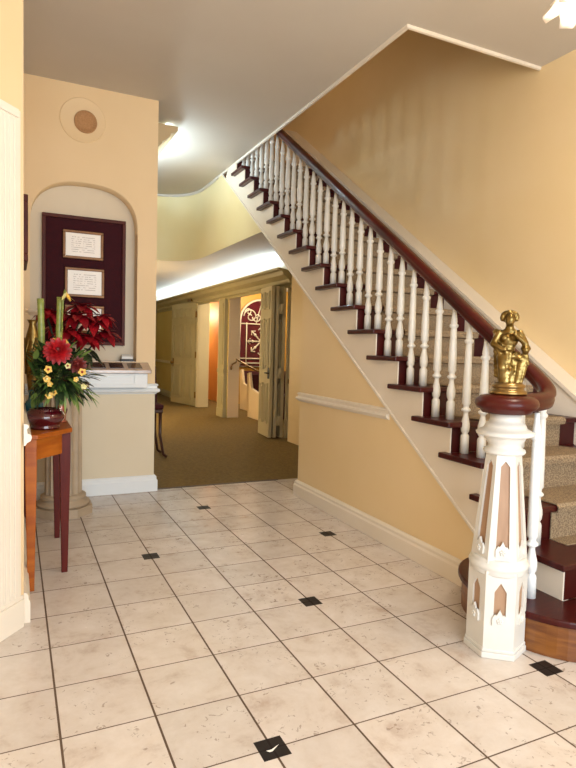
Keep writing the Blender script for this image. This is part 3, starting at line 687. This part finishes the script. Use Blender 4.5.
# ------------------------------------------------------------------ pedestal column and side table
PX, PY = .262, 3.60
pc = thing('pedestal_column', 'fluted grey stone pedestal behind the side table', 'pedestal', (PX, PY, 0))
oc = lambda r, z: [(PX+r/math.cos(PI/8)*math.cos(PI/8+PI/4*i), PY+r/math.cos(PI/8)*math.sin(PI/8+PI/4*i), z) for i in range(8)]
MB().prism(oc(.155, 0), (0, 0, .05)).lathe([(.14, .05), (.146, .058), (.146, .07), (.12, .08), (.118, .09), (.126, .096), (.126, .108), (.105, .118)], (PX, PY, 0), 32).build('base', 'column', pc)
sh = MB(); rings = []
for z, k in ((.115, 1.0), (.4, .985), (.69, .96)):
    ring = []
    for i in range(128):
        a = 2*PI*i/128; u = (a*16/(2*PI)) % 1; r = .103*k*(1-.09*max(0, math.sin(PI*u))**.7); ring.append(sh.bm.verts.new((PX+r*math.cos(a), PY+r*math.sin(a), z)))
    rings.append(ring)
for A, B in zip(rings, rings[1:]):
    for i in range(128): sh.bm.faces.new((A[i], A[(i+1) % 128], B[(i+1) % 128], B[i]))
sh.bm.faces.new(rings[0][::-1]); sh.bm.faces.new(rings[-1]); sh.build('shaft', 'column', pc)
MB().lathe([(.099, .685), (.108, .69), (.11, .70), (.103, .706), (.108, .715), (.125, .73), (.128, .738)], (PX, PY, 0), 32).prism(oc(.135, .738), (0, 0, .03)).build('capital', 'column', pc)

tb = thing('side_table', 'cherry wood half-octagon side table on square tapered legs against the left wall', 'table', (.12, 2.9, 0))
LG = [(.060, 2.49), (.198, 2.652), (.198, 3.138), (.060, 3.30)]
TP = [(XL+.026, 2.452), (.085, 2.452), (.225, 2.625), (.225, 3.165), (.085, 3.338), (XL+.026, 3.338)]
MB().prism([(x, y, .615) for x, y in TP], (0, 0, .02)).build('tabletop', 'tablewood', tb, bevel=.003)
ap = MB(); P = [Vector((*p, 0)) for p in LG]
for a, b_ in zip(P, P[1:]):
    d_ = (b_-a).normalized(); n = Vector((d_.y, -d_.x, 0)); ap.prism([a+d_*.012+n*.004+Vector((0, 0, .525)), b_-d_*.012+n*.004+Vector((0, 0, .525)), b_-d_*.012-n*.012+Vector((0, 0, .525)), a+d_*.012-n*.012+Vector((0, 0, .525))], (0, 0, .09))
ap.build('apron', 'tablewood', tb)
for i, (x, y) in enumerate(LG):
    l = MB(); a = [l.bm.verts.new((x+sx*.0215, y+sy*.0215, .615)) for sx, sy in ((-1, -1), (1, -1), (1, 1), (-1, 1))]; m_ = [l.bm.verts.new((x+sx*.0215, y+sy*.0215, .5)) for sx, sy in ((-1, -1), (1, -1), (1, 1), (-1, 1))]; z_ = [l.bm.verts.new((x+sx*.0125, y+sy*.0125, .0)) for sx, sy in ((-1, -1), (1, -1), (1, 1), (-1, 1))]
    for A, B in ((a, m_), (m_, z_)):
        for j in range(4): l.bm.faces.new((A[j], A[(j+1) % 4], B[(j+1) % 4], B[j]))
    l.bm.faces.new(a); l.bm.faces.new(z_[::-1]); l.build('leg', 'tablewood' if i == 0 else 'legwood_shaded', tb, bevel=.002)
ZT = .635
VX, VY = .118, 2.62
vs = MB().lathe([(.05, 0), (.056, .002), (.058, .010), (.052, .015), (.064, .026), (.077, .045), (.078, .057), (.068, .074), (.058, .08), (.06, .085), (.052, .086), (.046, .08), (.05, .06), (.03, .025)], (VX, VY, ZT), 24).build('flower_vase', 'burg')
tag(vs, 'low glossy burgundy bowl vase on the near end of the side table', 'vase')
tag(MB().lathe([(.024, 0), (.026, .004), (.022, .01), (.024, .05), (.027, .11), (.026, .112), (.022, .11), (.02, .02)], (.192, 2.82, ZT), 20).build('candle_glass', 'copper'), 'reddish copper cylinder glass beside the burgundy vase', 'candle holder')
tag(MB().lathe([(.02, 0), (.03, .01), (.042, .05), (.04, .08), (.026, .1), (.022, .125), (.028, .14), (.022, .14), (.016, .12)], (.083, 2.90, ZT), 20).build('teal_vase', 'teal'), 'small teal glazed vase behind the burgundy vase on the side table', 'vase')
gv = thing('gilt_vase', 'tall gilt ribbed vase at the back of the side table', 'vase', (.075, 3.18, ZT))
MB().lathe([(.03, 0), (.036, .005), (.03, .015), (.018, .04), (.016, .09), (.022, .12), (.03, .2), (.036, .3), (.033, .38), (.02, .43), (.016, .45), (.026, .47), (.022, .47)], (.085, 3.18, ZT), 18).build('body', 'gold', gv)
for k in range(6):
    a = 2*PI*k/6; MB().tube([(.085+.03*math.cos(a), 3.18+.03*math.sin(a), ZT+.2), (.085+.038*math.cos(a+.5), 3.18+.038*math.sin(a+.5), ZT+.3), (.085+.034*math.cos(a+1), 3.18+.034*math.sin(a+1), ZT+.38)], .006, 6).build('rib', 'gold', gv)
wf = thing('pale_blossom', 'pale peach blossom in the tall gilt vase', 'flower', (.085, 3.18, ZT+.44))
for k in range(10):
    a = 2.4*k; MB().blade((.085, 3.18, ZT+.49), (math.cos(a), math.sin(a), .3+.12*k), .055, .045, (0, 0, 1), .2).build('petal', 'whitepetal', wf)
bw = MB().lathe([(.02, 0), (.03, .003), (.036, .018), (.038, .032), (.034, .033), (.03, .018), (.01, .01)], (.205, 3.08, ZT), 20).build('wooden_bowl', 'darkbrown'); tag(bw, 'small dark wooden bowl at the far right of the side table', 'bowl')

# flowers in the burgundy vase.  pixel-free placement: u right, v away, w up from the vase mouth
AZ = math.atan2(VX, VY); RT = Vector((math.cos(AZ), -math.sin(AZ), 0)); FW = Vector((math.sin(AZ), math.cos(AZ), 0)); VM = Vector((VX, VY, ZT+.085))
def fp(u, v, w): return VM+RT*(u+.026)+FW*v+Vector((0, 0, w+.022))
def rnd(a, b_): return random.uniform(a, b_)
fo = MB(); fo2 = MB(); fod = MB()
for k in range(620):
    a = rnd(0, 2*PI); el = rnd(-.6, 1.2); d_ = Vector((math.cos(a)*math.cos(el), math.sin(a)*math.cos(el), math.sin(el)))
    rr = rnd(.015, .112); o_ = fp(.022, .02, .092)+Vector((d_.x*rr*1.15, d_.y*rr*.85, d_.z*rr*1.25)); o_.x = max(o_.x, XL+.035)
    L0 = rnd(.04, .085)
    if o_.z+d_.z*L0 < ZT+.06 and abs((o_+d_*L0-VM).length) > .09: d_.z = abs(d_.z)*.3
    if o_.x+d_.x*L0 < XL+.02: d_.x = abs(d_.x)*.2
    (fo if k % 4 == 0 else fo2 if k % 4 == 1 else fod).blade(o_, d_+Vector((0, 0, -.1)), L0, rnd(.010, .024), (rnd(-.4, .4), rnd(-.4, .4), 1), rnd(.1, .5))
for k in range(12):
    d_ = Vector((rnd(-.2, 1.2), rnd(-1, .3), rnd(-.6, -.1))); fo2.blade(fp(rnd(.02, .09), rnd(-.06, .02), rnd(.04, .10)), d_, rnd(.07, .11), rnd(.008, .014), (0, 0, 1), .3)
for k in range(7): fo.blade(fp(rnd(-.06, -.04), rnd(-.04, .04), rnd(.08, .16)), Vector((rnd(-.3, .1), rnd(-.5, .3), rnd(.2, 1))), rnd(.08, .13), .022, (1, -.5, .2), .2)
for mb in (fo, fo2, fod):
    for v in mb.bm.verts: v.co.x = max(v.co.x, XL+.012+.004*random.random())
fg = fod.build('foliage', 'leafdark', loc=tuple(VM)); tag(fg, 'mass of dark and light green leaves filling the burgundy vase', 'foliage'); fg['kind'] = 'stuff'
ROOT[fg] = tuple(VM); fo.build('leaf_spray', 'leaf', fg)['kind'] = 'stuff'; fo2.build('leaf_spray', 'leaf2', fg)['kind'] = 'stuff'
for lab, (u, v, w0, w1, lean) in (('left green bamboo stalk standing in the flower arrangement', (-.035, .03, .05, .435, -.010)), ('right green bamboo stalk standing in the flower arrangement', (.022, .03, .05, .445, .01))):
    p0, p1 = fp(u, v, w0), fp(u+lean, v, w1); s_ = MB(); pts = [p0.lerp(p1, i/12) for i in range(13)]; s_.tube(pts, [.0135 if i % 4 else .0150 for i in range(13)], 10)
    o = s_.build('bamboo_stalk', 'stalk'); tag(o, lab, 'stalk', 'bamboo stalks in the arrangement')
def pompon(name, lab, c, r, m, layers, n0, cat='flower', w=.5):
    t = thing(name, lab, cat, tuple(c)); face = (-FW+Vector((0, 0, .35))).normalized(); a1 = face.cross(Vector((0, 0, 1))).normalized(); a2 = a1.cross(face)
    for l in range(layers):
        f_ = l/layers; b_ = MB(); n = max(5, int(n0*(1-f_*.6)))
        for k in range(n):
            a = 2*PI*(k+.5*l)/n; rd = a1*math.cos(a)+a2*math.sin(a); d_ = rd*(1-f_*.85)+face*(f_*1.1-.1)
            b_.blade(Vector(c)+face*(.1*r*l/layers), d_, r*(1-.25*f_), r*w*(1-.3*f_), face-rd*.2, .15, .2)
        b_.build('petals', m, t)
    MB().ell(Vector(c)+face*r*.3, r*.16, 8).build('centre', 'wine', t)
    return t
pompon('dahlia', 'large scarlet dahlia at the front of the arrangement', fp(.02, -.085, .222), .060, 'scarlet', 6, 15)
pompon('dahlia', 'dark wine red flower at the right of the arrangement', fp(.098, -.05, .165), .042, 'wine', 4, 12)
def orchid(lab, c, s=1.0, m='yellowpetal'):
    t = thing('orchid', lab, 'flower', tuple(c), 'yellow orchids in the arrangement'); face = (-FW+Vector((rnd(-.4, .4), rnd(-.1, .1), rnd(-.1, .4)))).normalized(); a1 = face.cross(Vector((0, 0, 1))).normalized(); a2 = a1.cross(face); r = .0155*s; off = rnd(0, 2)
    for k in range(5):
        a = 2*PI*k/5+off; rd = a1*math.cos(a)+a2*math.sin(a); MB().blade(Vector(c), rd+face*.25, r, r*1.05, face, .1, .2, n=4).build('petal', m, t)
    MB().ell(Vector(c)+face*.005, .0045*s, 6).build('lip', 'scarlet' if random.random() < .4 else 'paleyellow', t)
orchid('yellow orchid lowest in the arrangement, just above the burgundy vase', fp(-.012, -.09, .04), 1.1)
orchid('yellow orchid second lowest, right of the lowest bloom', fp(.008, -.085, .05), .85)
orchid('yellow orchid halfway down the left of the arrangement', fp(-.02, -.09, .105), 1.05)
orchid('small yellow orchid just below the one left of centre', fp(-.008, -.095, .085), .8)
orchid('yellow orchid directly under the scarlet dahlia, upper left', fp(-.016, -.1, .145), 1.15)
orchid('yellow orchid right of the wine red flower', fp(.115, -.085, .135), 1.15)
orchid('small yellow orchid below the wine red flower', fp(.09, -.08, .105), .8)
orchid('pale yellow orchid at the lower right edge of the arrangement', fp(.123, -.07, .075), .9, 'paleyellow')
orchid('yellow orchid above the scarlet dahlia, left of two', fp(.008, -.06, .262), .8)
orchid('yellow orchid above the scarlet dahlia, right of two', fp(.05, -.06, .255), .9)
orchid('pale yellow orchid between the scarlet dahlia and the wine red flower', fp(.06, -.085, .16), .9, 'paleyellow')
ly = thing('lily', 'pale yellow lily drooping from the top of the right bamboo stalk', 'flower', tuple(fp(.05, 0, .46)))
MB().tube([fp(.036, .012, .3), fp(.042, .008, .43), fp(.05, 0, .475), fp(.054, -.005, .46)], .004, 6).build('stem', 'stalk', ly)
for k in range(6):
    a = 2*PI*k/6; MB().blade(fp(.054, -.005, .466), RT*math.cos(a)*.5+FW*math.sin(a)*.5+Vector((0, 0, -1)), .05, .016, RT*math.cos(a)+FW*math.sin(a), -.3, .2).build('petal', 'yellowpetal' if k % 2 else 'paleyellow', ly)
# poinsettia on the pedestal
ZP = .768
po = thing('poinsettia', 'red poinsettia plant on the fluted pedestal behind the flowers', 'plant', (PX, PY, ZP))
MB().lathe([(.06, .0), (.075, .01), (.085, .09), (.09, .1), (.08, .1), (.07, .05)], (PX, PY, ZP), 24).build('pot', 'darkbrown', po)
stm = MB()
heads = [(.05, -.02, .36, 1.0), (.16, -.05, .33, 1.05), (.10, .02, .42, 1.0), (.22, -.02, .27, 1.0), (-.05, .0, .37, .9), (.02, -.1, .27, .9), (-.1, -.02, .38, .7), (.12, -.1, .24, .9), (.08, -.08, .36, 1.0), (.2, -.08, .36, .8), (-.02, .06, .3, .9)]
for hx, hy, hz, sc in heads:
    hd = Vector((PX+hx, PY+hy, ZP+hz+.025)); hd.x = max(hd.x, XL+.09)
    stm.tube([(PX, PY, ZP+.08), (PX+hx*.5, PY+hy*.5, ZP+hz*.6), hd], .006, 6)
    hm = MB()
    for l, (n, el, L0) in enumerate(((6, -.35, .135), (6, .0, .115), (5, .5, .07))):
        for k in range(n):
            a = 2*PI*(k+.5*l)/n+hx*9; d_ = Vector((math.cos(a), math.sin(a), el))
            e = hd+d_.normalized()*L0*sc
            if e.x < XL+.02 or e.y > YN-.02: continue
            hm.blade(hd, d_, L0*sc, .058*sc, (0, 0, 1), .35, .25, n=6)
    hm.build('bracts', 'red', po)
stm.build('stems', 'leafdark', po)
gl = MB()
for k in range(16):
    a = 2*PI*k/16; e = .17
    d_ = Vector((math.cos(a), math.sin(a)*.7, -.25)); p = Vector((PX+.07+d_.x*.05, PY-.03+d_.y*.05, ZP+.16+.02*(k % 3)))
    if p.x+d_.x*.13 < XL+.03 or p.y+d_.y*.13 > YN-.03: continue
    gl.blade(p, d_, .12, .055, (0, 0, 1), .4, .2)
gl.build('green_leaves', 'leafdark', po)

# ------------------------------------------------------------------ gilt statuette on the newel
a46 = math.atan2(NC[0], NC[1])
sg = thing('statuette', 'gilt statuette of a draped woman with a child on the newel cap', 'statue', (NC[0]+.002, NC[1]-.002, .8665), None, -a46)
fig = MB()
U = lambda px: (px-507)/298
Z = lambda py: (396.5-py)/298
def cap(p, q, r0, r1, n=7):
    p, q = Vector(p), Vector(q)
    for i in range(n):
        t = i/(n-1); fig.ell(p.lerp(q, t), r0*(1-t)+r1*t, 10)
fig.ell((U(505.5), -.008, Z(323)), (.0165, .018, .0215), 12)               # head
for k in range(16):                                                         # thick curls round the face
    a = PI*(-.12+1.24*k/15); fig.ell((U(505)+.023*math.cos(a), .001+.006*(k % 2), Z(320.5)+.0165*math.sin(a)), .0088, 8)
fig.ell((U(505), .008, Z(321)), (.024, .017, .02), 10)
fig.ell((U(505.5), -.0225, Z(322.5)), (.003, .005, .005), 6)                # nose
cap((U(505.5), .002, Z(325)), (U(505.5), .002, Z(334)), .0125, .016, 4); fig.ell((U(505.5), .004, Z(334.5)), (.026, .016, .011), 10)
cap((U(497.5), .002, Z(337.5)), (U(513.5), .002, Z(337)), .0125, .0125, 6)       # shoulders
fig.ell((U(505), .0, Z(343)), (.032, .022, .028), 14)                        # torso
fig.ell((U(501), -.017, Z(341)), .012, 8); fig.ell((U(509.5), -.017, Z(340)), .012, 8)
fig.ell((U(504), .0, Z(352)), (.025, .02, .022), 12)
cap((U(496), 0, Z(336)), (U(491), -.006, Z(347)), .0125, .0115); cap((U(491), -.006, Z(347)), (U(500), -.026, Z(352)), .0115, .009); fig.ell((U(502), -.03, Z(352)), .0085, 8)
cap((U(515), 0, Z(336)), (U(520.5), -.006, Z(346)), .0125, .0115); cap((U(520.5), -.006, Z(346)), (U(512), -.028, Z(338.5)), .011, .008); fig.ell((U(511), -.031, Z(337)), .0085, 8)
fig.ell((U(504.5), .002, Z(360)), (.030, .025, .022), 12)                   # hips
cap((U(500), -.008, Z(360)), (U(500.5), -.026, Z(370)), .019, .0165); cap((U(500.5), -.026, Z(370)), (U(501.5), -.008, Z(386)), .0155, .011)
cap((U(509), .0, Z(360)), (U(508), -.014, Z(372)), .019, .016); cap((U(508), -.014, Z(372)), (U(506), .0, Z(386)), .015, .011)
for i, (x0, y0, x1, y1) in enumerate(((494.5, .006, 499, .006), (497.5, -.016, 499.5, -.012), (504, -.024, 503.5, -.022), (507, -.024, 505.5, -.02), (512.5, -.014, 509, -.012), (514.5, .004, 511, .006), (509, .02, 508, .018), (500, .02, 502, .018))):
    cap((U(x0), y0, Z(356)), (U(x1), y1, Z(386)), .0085, .0075, 10)         # folds of the skirt, drawn in at the feet
cap((U(493), -.008, Z(350)), (U(516), -.02, Z(361)), .0085, .0085, 10); cap((U(494), -.014, Z(352)), (U(508), -.03, Z(370)), .007, .007, 9)
cap((U(493), .008, Z(335)), (U(495), .014, Z(378)), .0115, .010, 10)        # mantle down the back
fig.ell((U(501), -.026, Z(386.5)), (.009, .016, .006), 8); fig.ell((U(506.5), -.02, Z(386.5)), (.009, .016, .006), 8)
fig.ell((U(521), -.014, Z(352.5)), (.013, .014, .0145), 10); [fig.ell((U(521)+.012*math.cos(a), -.010, Z(351.5)+.011*math.sin(a)), .006, 6) for a in (.2, .9, 1.6, 2.3, 3.0)]
fig.ell((U(518.5), -.012, Z(362)), (.0145, .013, .02), 10); cap((U(515), -.012, Z(358)), (U(509), -.022, Z(359)), .007, .006, 5); cap((U(522.5), -.012, Z(358.5)), (U(523.5), -.018, Z(366)), .007, .006, 4)
cap((U(517), -.014, Z(367)), (U(514), -.014, Z(386)), .0115, .007); cap((U(520.5), -.012, Z(367)), (U(518), -.012, Z(386)), .0115, .007); fig.ell((U(513.5), -.022, Z(386.5)), (.006, .012, .005), 6); fig.ell((U(518), -.02, Z(386.5)), (.006, .012, .005), 6)
fo_ = fig.build('figure', 'gold', sg, local=True)
rm = fo_.modifiers.new('r', 'REMESH'); rm.mode = 'VOXEL'; rm.voxel_size = .0042; rm.use_smooth_shade = True
sm = fo_.modifiers.new('s', 'SMOOTH'); sm.factor = .5; sm.iterations = 2
MB().lathe([(.058, 0), (.06, .006), (.056, .013), (.05, .016), (.05, .022), (.054, .026), (.054, .032), (.046, .036), (.044, .040)], (0, 0, 0), 32).build('plinth', 'brass', sg, local=True)

# ------------------------------------------------------------------ chandelier at the top right edge
CX, CY = 1.63, 1.12
cd = thing('chandelier', 'white petal glass chandelier hanging at the top right corner', 'chandelier', (CX, CY, ZC))
MB().lathe([(.09, -.001), (.085, -.03), (.03, -.05), (.01, -.06), (.01, -.3), (.03, -.33), (.035, -.37), (.02, -.42), (.008, -.46)], (CX, CY, ZC), 24).build('stem', 'brass', cd)
for k in range(8):
    a = 2*PI*k/8+.3; e = Vector((math.cos(a), math.sin(a), 0)); c_ = Vector((CX, CY, 0))
    MB().tube([c_+Vector((0, 0, ZC-.36)), c_+e*.1+Vector((0, 0, ZC-.42)), c_+e*.17+Vector((0, 0, ZC-.40)), c_+e*.2+Vector((0, 0, ZC-.44))], .007, 8).build('arm', 'brass', cd)
    p = MB()
    for j in range(6):
        b_ = 2*PI*j/6; d_ = Vector((math.cos(b_)*.6, math.sin(b_)*.6, -1)); p.blade(c_+e*.2+Vector((0, 0, ZC-.435)), d_, .14, .085, Vector((math.cos(b_), math.sin(b_), .3)), -.25, -.2, tip=.5, n=6, peak=.6)
    p.build('petal_shade', 'petalglass', cd, solid=.003)

# ------------------------------------------------------------------ lights
def area(name, loc, size, direction, power, col, sy=None, axis=(1, 0, 0)):
    l = bpy.data.lights.new(name, 'AREA'); l.energy = power; l.color = col; l.shape = 'RECTANGLE'; l.size = size*S; l.size_y = (sy or size)*S
    z = -Vector(direction).normalized(); x = Vector(axis); x = (x-z*x.dot(z)).normalized(); y = z.cross(x)
    o = bpy.data.objects.new(name, l); COL.objects.link(o); m = Matrix((x, y, z)).transposed().to_4x4(); m.translation = Vector(loc)*S; o.matrix_world = m; return o
def point(name, loc, power, col, r=.08):
    l = bpy.data.lights.new(name, 'POINT'); l.energy = power; l.color = col; l.shadow_soft_size = r*S
    o = bpy.data.objects.new(name, l); COL.objects.link(o); o.location = Vector(loc)*S; return o
area('entrance_daylight', (.65, -1.55, 1.15), 2.5, (.05, 1, -.05), 172, (.80, .91, 1), 2.0)
point('chandelier_lamp', (CX, CY, 2.05), 50, (1, .87, .7), .15)
area('hall_cove_lamp', (2.63, 9.0, 1.845), 6.6, (-.7, 0, 1), 50, (.70, .89, 1), .07, (0, 1, 0))
area('mouth_cove_lamp', (1.0, 5.25, 2.58), 1.9, (1, 0, .12), 9, (.62, .84, 1), .03, (0, 1, 0))
area('pier_glow_fill', (.93, 4.6, 2.30), .5, (.6, 0, 1), 5, (.66, .86, 1), .1, (0, 1, 0))  # unseen light added below the cornice for the ceiling glow
point('hall_fill', (1.05, 7.6, 1.0), 70, (1, .85, .56), .15)  # added fill out of view behind the pier, brightens the hall
point('mouth_glow_fill', (1.0, 4.9, 2.25), 13, (.62, .84, 1), .03)  # added point light hidden by the pier, widens the ceiling glow
point('vestibule_lamp', (2.98, 10.9, 1.6), 45, (1, .84, .6), .1)
point('chapel_lamp', (3.7, 8.6, 1.75), 60, (1, .87, .66), .12)
point('upper_well_fill', (1.4, 4.8, 3.6), 10, (1, .7, .36), .15)  # unseen warm light added upstairs to tint the stairwell walls
w = bpy.data.worlds.new('world'); bpy.context.scene.world = w; w.use_nodes = True
w.node_tree.nodes['Background'].inputs[0].default_value = (1, .95, .9, 1); w.node_tree.nodes['Background'].inputs[1].default_value = .8

# ------------------------------------------------------------------ camera
yaw, pitch, roll, F = .4412, .0618, -.0276, 581.6085
fv = Vector((math.sin(yaw)*math.cos(pitch), math.cos(yaw)*math.cos(pitch), -math.sin(pitch))); r = Vector((math.cos(yaw), -math.sin(yaw), 0)); u = r.cross(fv)
r2 = math.cos(roll)*r-math.sin(roll)*u; u2 = r2.cross(fv)
cam = bpy.data.cameras.new('camera'); co_ = bpy.data.objects.new('camera', cam); COL.objects.link(co_)
mw = Matrix((r2, u2, -fv)).transposed().to_4x4(); mw.translation = Vector((0, 0, S)); co_.matrix_world = mw
cam.sensor_width = 36; cam.lens = F/768*36; cam.clip_start = .02
sc = bpy.context.scene; sc.camera = co_
sc.view_settings.view_transform = 'Standard'; sc.view_settings.look = 'None'; sc.view_settings.exposure = .2; sc.view_settings.gamma = 1
sc.view_settings.use_curve_mapping = False
